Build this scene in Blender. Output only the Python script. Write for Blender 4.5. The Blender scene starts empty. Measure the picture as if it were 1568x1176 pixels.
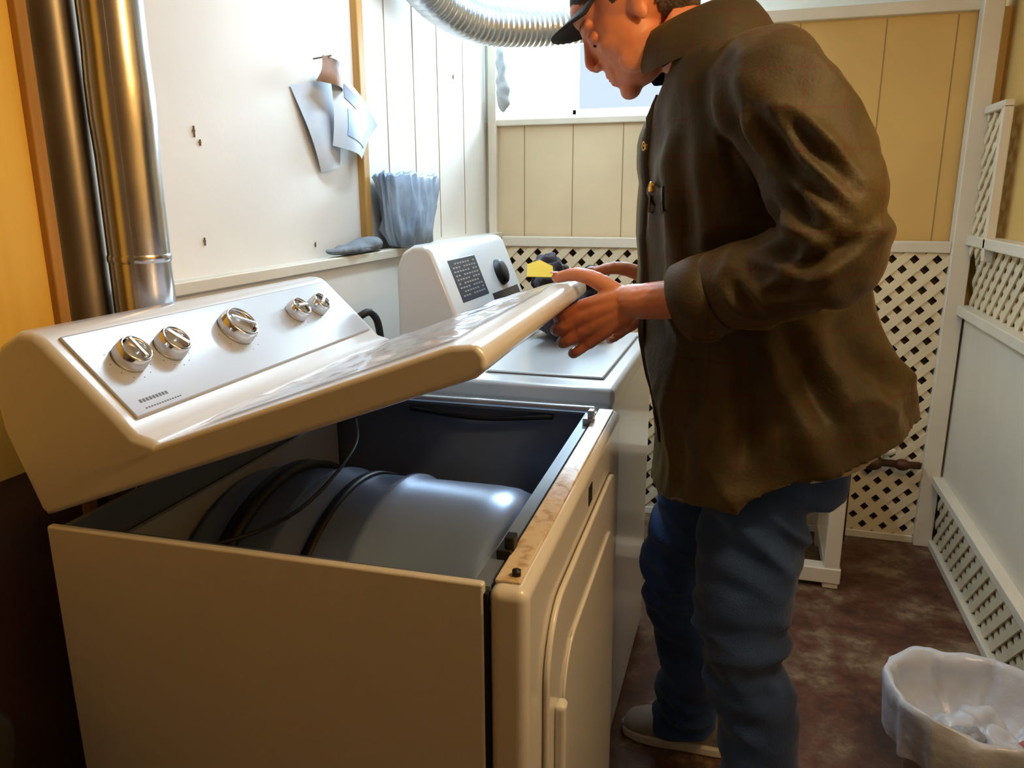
import bpy, bmesh, math, random
from mathutils import Vector, Matrix, noise
from mathutils.bvhtree import BVHTree
random.seed(7)
SC=bpy.context.scene
COL=bpy.context.collection
V=Vector
SC.view_settings.view_transform='Standard'

# ---------------------------------------------------------------- materials
def lin(c):
    return tuple(((x/255)/12.92 if x/255<=.04045 else ((x/255+.055)/1.055)**2.4) for x in c)+(1,)
MATS={}
def mat(name,col,rough=.6,metal=0,nscale=0,namt=.15,bump=0,bscale=40,coat=0,col2=None,stretch=None,spec=.5,sheen=0,detail=4,lo=.35,hi=.62,alpha=1):
    if name in MATS: return MATS[name]
    m=bpy.data.materials.new(name); m.use_nodes=True
    nt=m.node_tree; b=nt.nodes['Principled BSDF']
    c=lin(col)
    b.inputs['Base Color'].default_value=c
    b.inputs['Roughness'].default_value=rough
    b.inputs['Metallic'].default_value=metal
    b.inputs['Alpha'].default_value=alpha
    b.inputs['Specular IOR Level'].default_value=spec
    b.inputs['Coat Weight'].default_value=coat
    b.inputs['Coat Roughness'].default_value=.12
    if sheen:
        b.inputs['Sheen Weight'].default_value=sheen
        b.inputs['Sheen Roughness'].default_value=.5
    if nscale or bump:
        tc=nt.nodes.new('ShaderNodeTexCoord'); mp=nt.nodes.new('ShaderNodeMapping')
        nt.links.new(tc.outputs['Object'],mp.inputs['Vector'])
        if stretch: mp.inputs['Scale'].default_value=stretch
    if nscale:
        n=nt.nodes.new('ShaderNodeTexNoise'); n.inputs['Scale'].default_value=nscale; n.inputs['Detail'].default_value=detail
        nt.links.new(mp.outputs[0],n.inputs['Vector'])
        r=nt.nodes.new('ShaderNodeValToRGB')
        c2=lin(col2) if col2 else tuple(x*(1-namt*2) for x in c[:3])+(1,)
        r.color_ramp.elements[0].color=c2; r.color_ramp.elements[0].position=lo
        r.color_ramp.elements[1].color=c; r.color_ramp.elements[1].position=hi
        nt.links.new(n.outputs['Fac'],r.inputs['Fac']); nt.links.new(r.outputs['Color'],b.inputs['Base Color'])
    if bump:
        n2=nt.nodes.new('ShaderNodeTexNoise'); n2.inputs['Scale'].default_value=bscale; n2.inputs['Detail'].default_value=5
        nt.links.new(mp.outputs[0],n2.inputs['Vector'])
        bp=nt.nodes.new('ShaderNodeBump'); bp.inputs['Strength'].default_value=bump; bp.inputs['Distance'].default_value=.01
        nt.links.new(n2.outputs['Fac'],bp.inputs['Height']); nt.links.new(bp.outputs[0],b.inputs['Normal'])
    MATS[name]=m
    return m

M_cream=mat('painted_wall_cream',(230,224,214),.6,nscale=3,namt=.03,bump=.04,bscale=50)
M_panel=mat('panel_cream',(220,198,158),.55,nscale=2.5,namt=.05,bump=.05,bscale=50)
M_panelY=mat('panel_yellow',(218,178,104),.55,nscale=2.5,namt=.05,bump=.05,bscale=50)
M_wood=mat('yellow_wood',(246,206,96),.5,nscale=5,col2=(240,194,82),stretch=(6,6,.4),bump=.05)
M_studw=mat('stud_wood',(200,148,74),.6,nscale=8,stretch=(5,5,.4),namt=.15)
M_trim=mat('white_trim',(224,214,194),.45,nscale=5,namt=.04,bump=.05)
M_latt=mat('lattice_white',(230,214,180),.5,nscale=6,namt=.05)
M_back=mat('lattice_backing_shade',(92,66,30),.9,nscale=5,namt=.2)  # wall behind the slats, its shade put into the brown
M_groove=mat('groove',(150,126,86),.9)
M_lowshade=mat('lower_wall_shade',(104,72,34),.9,nscale=7,namt=.2,bump=.4,bscale=20)  # dark brown paints the shade behind the dryer onto the lower left wall
M_app=mat('appliance_white',(214,214,214),.28,nscale=1.5,namt=.02,coat=.4)
M_appin=mat('galvanised_inner',(108,122,144),.42,metal=.2,nscale=5,namt=.12)
M_drum=mat('drum_steel',(136,158,196),.28,metal=.35,nscale=3,namt=.08)
M_black=mat('black_rubber',(18,18,20),.5)
M_gap=mat('dark_gap',(12,10,8),.9)
M_panelgrey=mat('console_grey',(176,180,188),.32,nscale=4,namt=.02,coat=.3)
M_chrome=mat('chrome',(225,225,225),.12,metal=1)
M_dial=mat('dial_grey',(190,192,194),.3,metal=.5)
M_rust=mat('rusty_flange',(212,200,178),.34,nscale=60,col2=(176,146,106),bump=.15,detail=6,lo=.32,hi=.52)
M_silver=mat('duct_silver',(220,222,226),.22,metal=1,nscale=7,namt=.08,bump=.10,bscale=9)
M_foil=mat('foil_silver',(222,226,232),.32,metal=1,nscale=20,namt=.06,bump=.25,bscale=40)
M_ink=mat('print_grey',(90,92,98),.6)
M_skin=mat('skin',(214,138,96),.5,nscale=9,col2=(198,112,74),bump=.06,bscale=90)
M_nail=mat('nail',(226,160,130),.3)
M_jeans=mat('denim',(34,66,118),.85,nscale=7,col2=(18,40,80),bump=.25,bscale=300,sheen=.1)
M_shirt=mat('undershirt',(190,172,140),.8)
M_hair=mat('hair_grey',(84,66,50),.8,nscale=60,namt=.3,bump=.5,bscale=200)
M_cap=mat('cap_dark',(26,24,26),.8)
M_eye=mat('eye_white',(190,170,150),.8,spec=.1)
M_iris=mat('iris',(60,40,26),.8,spec=.1)
M_lip=mat('lip',(168,84,62),.5)
M_brass=mat('brass',(214,160,50),.25,metal=1)
M_shoe=mat('sneaker_grey',(176,172,168),.7,nscale=9,namt=.1)
M_sole=mat('sneaker_sole',(215,210,200),.6)
M_bag=mat('plastic_bag_white',(204,210,224),.28,nscale=9,namt=.1,bump=.6,bscale=18)
M_bin=mat('bin_frosted',(158,136,102),.45,nscale=5,namt=.1)
M_dbag=mat('bag_black',(30,24,18),.45,bump=.4,bscale=14)
M_tote=mat('tote_blue',(176,196,218),.25,nscale=9,col2=(128,150,176),coat=.4)
M_cloth=mat('cloth_slate',(128,134,142),.8,nscale=12,namt=.2,bump=.4,bscale=30)
M_cloth2=mat('cloth_purple',(62,52,58),.85,nscale=12,namt=.3,bump=.6,bscale=30)
M_yel=mat('tag_yellow',(252,205,30),.6)
M_pipe=mat('rusty_pipe',(96,58,34),.6,metal=.4,nscale=20,namt=.3)
M_paper=mat('paper_blue',(214,220,228),.6,nscale=12,col2=(196,208,222))
M_paperb=mat('paper_brown',(150,104,66),.6,nscale=14,namt=.3)
M_frame=mat('window_frame',(220,222,224),.5)
M_dirt=mat('nail_mark',(120,100,80),.8)
M_ceil=mat('ceiling_white',(226,228,228),.7,nscale=3,namt=.04)
M_far=mat('panel_brown',(160,132,92),.6,nscale=3,namt=.05)

def floor_mat():
    m=bpy.data.materials.new('worn_red_floor'); m.use_nodes=True; nt=m.node_tree; b=nt.nodes['Principled BSDF']
    tc=nt.nodes.new('ShaderNodeTexCoord')
    n=nt.nodes.new('ShaderNodeTexNoise'); n.inputs['Scale'].default_value=4; n.inputs['Detail'].default_value=12; n.inputs['Roughness'].default_value=.72
    n2=nt.nodes.new('ShaderNodeTexNoise'); n2.inputs['Scale'].default_value=26; n2.inputs['Detail'].default_value=8
    nt.links.new(tc.outputs['Object'],n.inputs['Vector']); nt.links.new(tc.outputs['Object'],n2.inputs['Vector'])
    r=nt.nodes.new('ShaderNodeValToRGB'); e=r.color_ramp.elements
    e[0].position=.38; e[0].color=lin((60,30,19)); e[1].position=.60; e[1].color=lin((148,122,94))
    x=e.new(.48); x.color=lin((100,56,37)); x=e.new(.53); x.color=lin((110,82,60))
    nt.links.new(n.outputs['Fac'],r.inputs['Fac'])
    mx=nt.nodes.new('ShaderNodeMix'); mx.data_type='RGBA'; mx.blend_type='MULTIPLY'; mx.inputs[0].default_value=.45
    nt.links.new(r.outputs[0],mx.inputs[6]); nt.links.new(n2.outputs['Fac'],mx.inputs[7])
    nt.links.new(mx.outputs[2],b.inputs['Base Color'])
    b.inputs['Roughness'].default_value=.5
    bp=nt.nodes.new('ShaderNodeBump'); bp.inputs['Strength'].default_value=.35; bp.inputs['Distance'].default_value=.01
    nt.links.new(n2.outputs['Fac'],bp.inputs['Height']); nt.links.new(bp.outputs[0],b.inputs['Normal'])
    return m
M_floor=floor_mat()
def jacket_mat():
    m=bpy.data.materials.new('wool_jacket_olive'); m.use_nodes=True; nt=m.node_tree; b=nt.nodes['Principled BSDF']
    tc=nt.nodes.new('ShaderNodeTexCoord'); sep=nt.nodes.new('ShaderNodeSeparateXYZ'); nt.links.new(tc.outputs['Object'],sep.inputs[0])
    def band(sock,per,w):
        a=nt.nodes.new('ShaderNodeMath'); a.operation='MULTIPLY'; a.inputs[1].default_value=1/per; nt.links.new(sock,a.inputs[0])
        f=nt.nodes.new('ShaderNodeMath'); f.operation='FRACT'; nt.links.new(a.outputs[0],f.inputs[0])
        g=nt.nodes.new('ShaderNodeMath'); g.operation='LESS_THAN'; g.inputs[1].default_value=w; nt.links.new(f.outputs[0],g.inputs[0])
        return g.outputs[0]
    s=nt.nodes.new('ShaderNodeMath'); s.operation='ADD'
    nt.links.new(band(sep.outputs[2],.055,.08),s.inputs[0]); nt.links.new(band(sep.outputs[0],.055,.08),s.inputs[1])
    n=nt.nodes.new('ShaderNodeTexNoise'); n.inputs['Scale'].default_value=9; n.inputs['Detail'].default_value=6; nt.links.new(tc.outputs['Object'],n.inputs['Vector'])
    r=nt.nodes.new('ShaderNodeValToRGB'); r.color_ramp.elements[0].position=.35; r.color_ramp.elements[0].color=lin((42,36,18)); r.color_ramp.elements[1].position=.7; r.color_ramp.elements[1].color=lin((64,53,25))
    nt.links.new(n.outputs['Fac'],r.inputs['Fac'])
    mx=nt.nodes.new('ShaderNodeMix'); mx.data_type='RGBA'
    k=nt.nodes.new('ShaderNodeMath'); k.operation='MULTIPLY'; k.inputs[1].default_value=.55; nt.links.new(s.outputs[0],k.inputs[0])
    nt.links.new(k.outputs[0],mx.inputs[0]); nt.links.new(r.outputs[0],mx.inputs[6]); mx.inputs[7].default_value=lin((62,26,12))
    nt.links.new(mx.outputs[2],b.inputs['Base Color'])
    b.inputs['Roughness'].default_value=.62; b.inputs['Sheen Weight'].default_value=.2; b.inputs['Specular IOR Level'].default_value=.35
    b.inputs['Sheen Tint'].default_value=lin((210,165,70))
    n2=nt.nodes.new('ShaderNodeTexNoise'); n2.inputs['Scale'].default_value=180; nt.links.new(tc.outputs['Object'],n2.inputs['Vector'])
    bp=nt.nodes.new('ShaderNodeBump'); bp.inputs['Strength'].default_value=.2; bp.inputs['Distance'].default_value=.004
    nt.links.new(n2.outputs['Fac'],bp.inputs['Height']); nt.links.new(bp.outputs[0],b.inputs['Normal'])
    return m
M_jacket=jacket_mat()

# ---------------------------------------------------------------- mesh helpers
def empty(name,loc=(0,0,0)):
    e=bpy.data.objects.new(name,None); e.location=loc; e.empty_display_size=.1; COL.objects.link(e); return e
def finish(bm,name,m,parent=None,smooth=True,mtx=None,bevel=0,seg=2,recalc=True):
    if recalc: bmesh.ops.recalc_face_normals(bm,faces=bm.faces[:])
    if mtx is not None: bmesh.ops.transform(bm,matrix=mtx,verts=bm.verts[:])
    me=bpy.data.meshes.new(name); bm.to_mesh(me); bm.free()
    ob=bpy.data.objects.new(name,me); COL.objects.link(ob)
    if isinstance(m,(list,tuple)):
        for x in m: me.materials.append(x)
    elif m: me.materials.append(m)
    if smooth:
        for p in me.polygons: p.use_smooth=True
    if bevel:
        b=ob.modifiers.new('bevel','BEVEL'); b.width=bevel; b.segments=seg; b.limit_method='ANGLE'; b.angle_limit=math.radians(35)
        b.harden_normals=True
    if parent:
        ob.parent=parent; ob.matrix_parent_inverse=Matrix.Translation(-V(parent.location))
    return ob
def bm_box(bm,lo,hi,mtx=None,mi=0):
    x0,y0,z0=lo;x1,y1,z1=hi
    vs=[bm.verts.new(p) for p in [(x0,y0,z0),(x1,y0,z0),(x1,y1,z0),(x0,y1,z0),(x0,y0,z1),(x1,y0,z1),(x1,y1,z1),(x0,y1,z1)]]
    if mtx is not None:
        for v in vs: v.co=mtx@v.co
    for f in [(0,3,2,1),(4,5,6,7),(0,1,5,4),(1,2,6,5),(2,3,7,6),(3,0,4,7)]:
        fc=bm.faces.new([vs[i] for i in f]); fc.material_index=mi
def box(name,lo,hi,m,parent=None,bevel=0,mtx=None,seg=2):
    bm=bmesh.new(); bm_box(bm,lo,hi)
    return finish(bm,name,m,parent,smooth=bevel>0,mtx=mtx,bevel=bevel,seg=seg)
def boxes(name,lst,m,parent=None,bevel=0,mtx=None):
    bm=bmesh.new()
    for b in lst: bm_box(bm,b[0],b[1],mi=(b[2] if len(b)>2 else 0))
    return finish(bm,name,m,parent,smooth=bevel>0,mtx=mtx,bevel=bevel)
def prism(name,prof,y0,y1,m,parent=None,bevel=0,mtx=None,seg=3):
    bm=bmesh.new()
    a=[bm.verts.new((p[0],y0,p[1])) for p in prof]; b=[bm.verts.new((p[0],y1,p[1])) for p in prof]
    n=len(prof); bm.faces.new(a); bm.faces.new(b[::-1])
    for i in range(n): bm.faces.new([a[i],b[i],b[(i+1)%n],a[(i+1)%n]])
    return finish(bm,name,m,parent,smooth=True,mtx=mtx,bevel=bevel,seg=seg)
def crom(pts,sub):
    out=[];n=len(pts)
    for i in range(n-1):
        p0=pts[max(i-1,0)];p1=pts[i];p2=pts[i+1];p3=pts[min(i+2,n-1)]
        for k in range(sub):
            t=k/sub
            out.append([.5*((2*p1[j])+(-p0[j]+p2[j])*t+(2*p0[j]-5*p1[j]+4*p2[j]-p3[j])*t*t+(-p0[j]+3*p1[j]-3*p2[j]+p3[j])*t**3) for j in range(len(p1))])
    out.append(list(pts[-1])); return out
def bm_tube(bm,pts,rads,seg=16,sub=1,cap=True,round_end=False):
    P=[list(p)+[r] for p,r in zip(pts,rads)]
    if sub>1: P=crom(P,sub)
    C=[V(p[:3]) for p in P];R=[p[3] for p in P]
    if round_end:
        d0=(C[0]-C[1]).normalized();d1=(C[-1]-C[-2]).normalized()
        pre=[];post=[]
        for k in (5,4,3,2,1):
            a=k/5*math.pi/2*.96
            pre.append((C[0]+d0*R[0]*math.sin(a),R[0]*math.cos(a)))
            post.insert(0,(C[-1]+d1*R[-1]*math.sin(a),R[-1]*math.cos(a)))
        C=[x[0] for x in pre]+C+[x[0] for x in post];R=[x[1] for x in pre]+R+[x[1] for x in post]
    T=[]
    for i in range(len(C)):
        a=C[max(i-1,0)];b=C[min(i+1,len(C)-1)]; T.append((b-a).normalized())
    up=V((0,0,1)) if abs(T[0].z)<.9 else V((1,0,0))
    nrm=(up-T[0]*up.dot(T[0])).normalized()
    prev=None;first=None
    for c,r,t in zip(C,R,T):
        nrm=(nrm-t*nrm.dot(t)).normalized(); bi=t.cross(nrm)
        ring=[bm.verts.new(c+(nrm*math.cos(2*math.pi*k/seg)+bi*math.sin(2*math.pi*k/seg))*r) for k in range(seg)]
        if prev:
            for k in range(seg): bm.faces.new([prev[k],prev[(k+1)%seg],ring[(k+1)%seg],ring[k]])
        else: first=ring
        prev=ring
    if cap: bm.faces.new(first[::-1]); bm.faces.new(prev)
def tube(name,pts,rads,m,parent=None,seg=16,sub=1,round_end=False,mtx=None):
    if not isinstance(rads,(list,tuple)): rads=[rads]*len(pts)
    bm=bmesh.new(); bm_tube(bm,pts,rads,seg,sub,True,round_end)
    return finish(bm,name,m,parent,mtx=mtx)
def bm_ell(bm,c,r,mtx=None,seg=24,rings=16):
    M=Matrix.Translation(c)@Matrix.Diagonal((r[0],r[1],r[2],1))
    if mtx is not None: M=mtx@M
    bmesh.ops.create_uvsphere(bm,u_segments=seg,v_segments=rings,radius=1,matrix=M)
def ell(name,c,r,m,parent=None,mtx=None):
    bm=bmesh.new(); bm_ell(bm,c,r,mtx); return finish(bm,name,m,parent)
def bm_loft(bm,rings,seg=40,p=2.4):
    prev=None;first=None
    for c,ax,ay in rings:
        ring=[]
        for k in range(seg):
            a=2*math.pi*k/seg;ca,sa=math.cos(a),math.sin(a)
            f=(abs(ca)**p+abs(sa)**p)**(-1/p)
            ring.append(bm.verts.new(V(c)+V(ax)*ca*f+V(ay)*sa*f))
        if prev:
            for k in range(seg): bm.faces.new([prev[k],prev[(k+1)%seg],ring[(k+1)%seg],ring[k]])
        else: first=ring
        prev=ring
    bm.faces.new(first[::-1]);bm.faces.new(prev)
def lathe(name,prof,m,parent=None,seg=48,mtx=None,disp=None,close=False):
    bm=bmesh.new();prev=None
    for i,(r,z) in enumerate(prof):
        ring=[]
        for k in range(seg):
            a=2*math.pi*k/seg; rr,zz=r,z
            if disp: rr,zz=disp(i,a,r,z)
            ring.append(bm.verts.new((rr*math.cos(a),rr*math.sin(a),zz)))
        if prev:
            for k in range(seg): bm.faces.new([prev[k],prev[(k+1)%seg],ring[(k+1)%seg],ring[k]])
        elif close: bm.faces.new(ring[::-1])
        prev=ring
    if close: bm.faces.new(prev)
    return finish(bm,name,m,parent,mtx=mtx)
def remesh(bm,name,m,parent,voxel,smooth,fn=None,post=2):
    bmesh.ops.recalc_face_normals(bm,faces=bm.faces[:])
    me=bpy.data.meshes.new('tmp'); bm.to_mesh(me); bm.free()
    ob=bpy.data.objects.new('tmp',me); COL.objects.link(ob)
    r=ob.modifiers.new('r','REMESH'); r.mode='VOXEL'; r.voxel_size=voxel
    s=ob.modifiers.new('s','SMOOTH'); s.factor=.5; s.iterations=smooth
    dg=bpy.context.evaluated_depsgraph_get(); dg.update()
    me2=bpy.data.meshes.new_from_object(ob.evaluated_get(dg))
    bpy.data.objects.remove(ob)
    if fn:
        ns=[v.normal.copy() for v in me2.vertices]
        for v,n in zip(me2.vertices,ns):
            v.co=v.co+n*fn(v.co,n)
    me2.name=name; me2.materials.clear(); me2.materials.append(m)
    for p in me2.polygons: p.use_smooth=True
    ob=bpy.data.objects.new(name,me2); COL.objects.link(ob)
    if post:
        s=ob.modifiers.new('s','SMOOTH'); s.factor=.5; s.iterations=post
    if parent: ob.parent=parent; ob.matrix_parent_inverse=Matrix.Translation(-V(parent.location))
    return ob

# ---------------------------------------------------------------- room
XL,XU,XR,YB,YF,ZC=-1.0,-1.06,.747,3.12,-1.6,2.12
box('floor',(-1.3,YF-.1,-.1),(1.0,3.7,0),M_floor)
box('ceiling',(-1.3,YF-.1,ZC),(1.0,3.75,ZC+.1),M_ceil)
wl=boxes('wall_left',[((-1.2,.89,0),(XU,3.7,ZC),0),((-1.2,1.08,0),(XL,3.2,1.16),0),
  ((-1.2,YF,.93),(-.985,.895,ZC),1),((-1.2,YF,0),(-.985,.895,.93),2)],[M_cream,M_wood,M_lowshade])
boxes('trim_1',[((XL-.02,1.08,1.14),(XL+.012,3.1,1.165))],M_trim,bevel=.003)
box('trim_2',(-1.0,.885,0),(-.972,.905,ZC),M_studw,bevel=.003)
box('trim_4',(XU-.005,2.0,1.165),(XU+.02,2.035,ZC),M_studw,bevel=.003)
boxes('wall_left_grooves',[((XU-.004,y,1.17),(XU+.0015,y+.003,ZC)) for y in (2.2,2.4,2.6,2.85)],M_groove,parent=wl)
box('wall_front',(-1.3,YF-.1,0),(1.0,YF,ZC),M_far)
wb=boxes('wall_back',[((-1.3,YB,0),(-.08,YB+.08,1.60),0),((-.08,YB,0),(1.0,YB+.08,1.915),1),((-1.3,YB+.08,1.5),(1.0,3.7,1.60),3),
  ((-1.3,3.55,1.60),(-.80,3.65,ZC),2),((-.80,3.55,1.60),(-.36,3.65,1.66),2),((-.36,3.55,1.60),(1.0,3.65,ZC),2),((-.80,3.55,2.04),(-.36,3.65,ZC),2),
  ((-1.3,YB,1.6),(-1.045,3.6,ZC),2)],[M_panel,M_panelY,M_ceil,M_trim])
boxes('wall_back_grooves',[((x,YB-.0015,1.15),(x+.003,YB+.004,z1)) for x,z1 in ((-.90,1.6),(-.70,1.6),(-.5,1.6),(-.3,1.6),(-.1,1.9),(.12,1.9),(.40,1.9),(.62,1.9))],M_groove,parent=wb)
boxes('trim_5',[((-1.05,YB-.02,1.585),(-.06,YB+.02,1.61)),((-1.045,YB-.03,1.15),(-1.01,YB,1.95))],M_trim,bevel=.004)
boxes('trim_6',[((-.08,YB-.03,1.905),(XR,YB+.03,1.945))],M_trim,bevel=.004)
boxes('window_1',[((-.80,3.55,1.66),(-.78,3.6,2.04)),((-.38,3.55,1.66),(-.36,3.6,2.04)),((-.8,3.55,1.66),(-.36,3.6,1.685)),((-.8,3.55,2.02),(-.36,3.6,2.04))],M_frame,bevel=.003)
wr=boxes('wall_right',[((XR+.02,YF,0),(1.0,YB+.1,.27),1),((XR,YF,.27),(1.0,YB+.1,.91),0),((XR+.03,YF,.91),(1.0,YB+.1,ZC),2)],[M_trim,M_back,M_panelY])
boxes('trim_7',[((XR-.035,YF,.255),(XR+.02,YB-.02,.285)),((XR-.03,YF,.895),(XR+.03,YB-.02,.93)),((XR-.03,YF,1.14),(XR+.03,YB-.02,1.175)),((XR-.02,YF,0),(XR+.02,YB-.02,.03))],M_trim,bevel=.004)
boxes('trim_8',[((XR-.07,YB-.075,0),(XR-.008,YB-.015,ZC)),((XR-.03,YB-.30,1.10),(XR,YB-.275,1.58)),((XR-.03,YB-.30,1.57),(XR,YB-.08,1.595))],M_trim,bevel=.004)
def lattice(name,w,h,mtx,parent=None,sp=.052,sw=.028):
    bm=bmesh.new(); r2=math.sqrt(.5)
    for s,off in ((1,0),(-1,.006)):
        k=-h
        step=sp/r2
        while k<w+h:
            x0=k;t0=0;t1=h
            if s==1: t0=max(t0,-x0); t1=min(t1,w-x0)
            else: t0=max(t0,x0-w); t1=min(t1,x0)
            if t1-t0>.01:
                a=V((x0+s*t0,0,t0));b=V((x0+s*t1,0,t1)); d=(b-a).normalized(); n=V((d.z,0,-d.x))*sw/2
                q=[a+n,a-n,b-n,b+n]
                vs=[bm.verts.new((p.x,off,p.z)) for p in q]+[bm.verts.new((p.x,off+.006,p.z)) for p in q]
                for f in ((0,1,2,3),(7,6,5,4),(0,4,5,1),(1,5,6,2),(2,6,7,3),(3,7,4,0)): bm.faces.new([vs[i] for i in f])
            k+=step
    return finish(bm,name,M_latt,parent,smooth=False,mtx=mtx)
lb=empty('lattice_panel',(0,YB-.04,0))
lattice('lattice_slats',XR+.98-.06,1.10,Matrix.Translation((-.98,YB-.05,.02)),lb)
boxes('lattice_frame',[((-.98,YB-.06,1.11),(XR-.07,YB-.02,1.15)),((-.98,YB-.055,0),(XR-.07,YB-.025,.03))],M_trim,lb,bevel=.004)
box('wall_back_backing',(-.99,YB-.012,0.0),(XR-.02,YB-.001,1.12),M_back,wb)
RZ=Matrix.Rotation(math.radians(90),4,'Z')
l2=empty('lattice_panel',(XR,1,0))
lattice('skirt_slats',3.9,.23,Matrix.Translation((XR+.008,-.85,.028))@RZ,l2)
lattice('rail_slats',3.9,.215,Matrix.Translation((XR+.02,-.85,.928))@RZ,l2)
lattice('post_slats',.20,.46,Matrix.Translation((XR-.005,YB-.28,1.11))@RZ,l2)
def mark(y,z,s):
    return [((XU,y,z),(XU+.003,y+.002,z+s)),((XU,y-.003,z+s*.5),(XU+.003,y+.003,z+s*.65))]
L=[]
for y,z,s in ((1.30,1.71,.014),(1.33,1.43,.022),(1.345,1.415,.012),(1.33,1.22,.016),(1.75,1.19,.012),(2.75,1.72,.016),(1.12,1.55,.008)): L+=mark(y,z,s)
boxes('wall_left_nails',L,M_dirt,parent=wl)

# ---------------------------------------------------------------- dryer
D,W,T=.63,.737,.914
MD=Matrix.Translation((-.1998,.7045,0))@Matrix.Rotation(.0262,4,'Z')@Matrix.Translation((-D,0,0))
dr=empty('clothes_dryer',(-.5,1.1,0))
FT=.045
box('cabinet_side_near',(0,0,.02),(D-FT-.004,.012,T),M_app,dr,bevel=.004,mtx=MD)
box('cabinet_side_far',(0,W-.012,.02),(D-FT-.004,W,T),M_app,dr,bevel=.004,mtx=MD)
box('cabinet_back',(0,.012,.02),(.01,W-.012,T-.01),M_appin,dr,mtx=MD)
box('cabinet_base',(.01,.012,0.0),(D-FT,W-.012,.03),M_appin,dr,mtx=MD)
box('front_panel',(D-FT,0,.02),(D,W,T-.004),M_app,dr,bevel=.014,mtx=MD,seg=4)
boxes('top_lips',[((.01,.012,T-.014),(D-FT,.026,T-.008)),((.01,W-.026,T-.014),(D-FT,W-.012,T-.008)),((D-FT-.02,.026,T-.04),(D-FT-.002,W-.026,T-.008))],M_appin,dr,mtx=MD)
box('front_flange',(D-FT+.004,.016,T-.006),(D-.012,W-.016,T-.0005),M_rust,dr,bevel=.002,mtx=MD)
boxes('inner_liner',[((.011,.0125,.03),(D-FT-.003,.0145,T-.015)),((.011,W-.0145,.03),(D-FT-.003,W-.0125,T-.015)),((D-FT-.003,.013,.03),(D-FT-.001,W-.013,T-.04))],M_appin,dr,mtx=MD)
box('seam',(D-FT-.004,.002,.03),(D-FT,.008,T-.012),M_gap,dr,mtx=MD)
CX=Matrix.Translation((0,W/2,.565))@Matrix.Rotation(math.radians(90),4,'Y')
prof=[(.05,.03),(.27,.03),(.285,.04),(.29,.06),(.29,.17)]
prof+=[(.297,.18),(.297,.19),(.29,.20),(.29,.30),(.297,.31),(.297,.32),(.29,.33),(.29,.46),(.288,.49),(.278,.52),(.26,.54),(.235,.552),(.2,.555),(.2,.52)]
lathe('drum',prof,M_drum,dr,seg=96,mtx=MD@CX)
lathe('drum_belt',[(.291,.235),(.295,.235),(.295,.25),(.291,.25)],M_black,dr,seg=96,mtx=MD@CX)
lathe('rear_seal',[(.291,.10),(.304,.10),(.304,.125),(.291,.125)],M_black,dr,seg=96,mtx=MD@CX)
box('rear_bulkhead',(.02,.03,.30),(.028,W-.03,.86),mat('bulkhead',(170,176,184),.4),dr,mtx=MD)
tube('wire_harness',[(.1,.03,.88),(.2,.06,.885),(.24,.2,.88),(.2,.45,.885),(.12,.62,.885)],.003,M_black,dr,seg=8,sub=6,mtx=MD)
tube('far_wire',[(.2,W-.03,.89),(.35,W-.03,.88),(.5,W-.028,.893)],.005,M_black,dr,seg=8,sub=6,mtx=MD)
for i,y in enumerate((.075,.63)):
    boxes('spring_clip_%d'%(i+1),[((D-FT-.012,y,T-.01),(D-FT+.006,y+.03,T+.004)),((D-FT-.004,y+.006,T),(D-FT+.008,y+.024,T+.018))],M_black if i==0 else M_chrome,dr,bevel=.002,mtx=MD)
tube('door_switch',[(D-.02,.03,T-.002),(D-.02,.03,T+.006)],.005,M_black,dr,seg=12,mtx=MD)
def rrect(y0,y1,z0,z1,r,n=8):
    out=[]
    for cy,cz,a0 in ((y1-r,z1-r,0),(y0+r,z1-r,90),(y0+r,z0+r,180),(y1-r,z0+r,270)):
        for k in range(n+1):
            a=math.radians(a0+90*k/n); out.append((cy+r*math.cos(a),cz+r*math.sin(a)))
    return out
def plate(name,outline,x0,x1,m,parent,mtx,bevel=.004):
    bm=bmesh.new(); a=[bm.verts.new((x0,p[0],p[1])) for p in outline]; b=[bm.verts.new((x1,p[0],p[1])) for p in outline]
    n=len(a); bm.faces.new(a);bm.faces.new(b[::-1])
    for i in range(n): bm.faces.new([a[i],b[i],b[(i+1)%n],a[(i+1)%n]])
    return finish(bm,name,m,parent,mtx=mtx,bevel=bevel,seg=3)
M_line=mat('seam_shadow',(96,84,70),.7)
plate('door_recess_line',rrect(.070,.66,.14,.835,.09),D-.002,D+.0012,M_line,dr,MD,0)
plate('door',rrect(.073,.657,.143,.832,.087),D-.002,D+.008,M_app,dr,MD,.004)
plate('door_inset',rrect(.15,.60,.22,.74,.07),D+.006,D+.012,M_app,dr,MD,.003)
box('door_handle',(D+.006,.105,.46),(D+.022,.128,.70),M_app,dr,bevel=.007,mtx=MD,seg=4)
box('latch_slot',(D-.004,.375,.855),(D+.001,.405,.885),M_gap,dr,mtx=MD)
boxes('feet',[((x,y,0),(x+.04,y+.04,.025)) for x in (.03,D-.08) for y in (.03,W-.07)],M_black,dr,mtx=MD)

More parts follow.
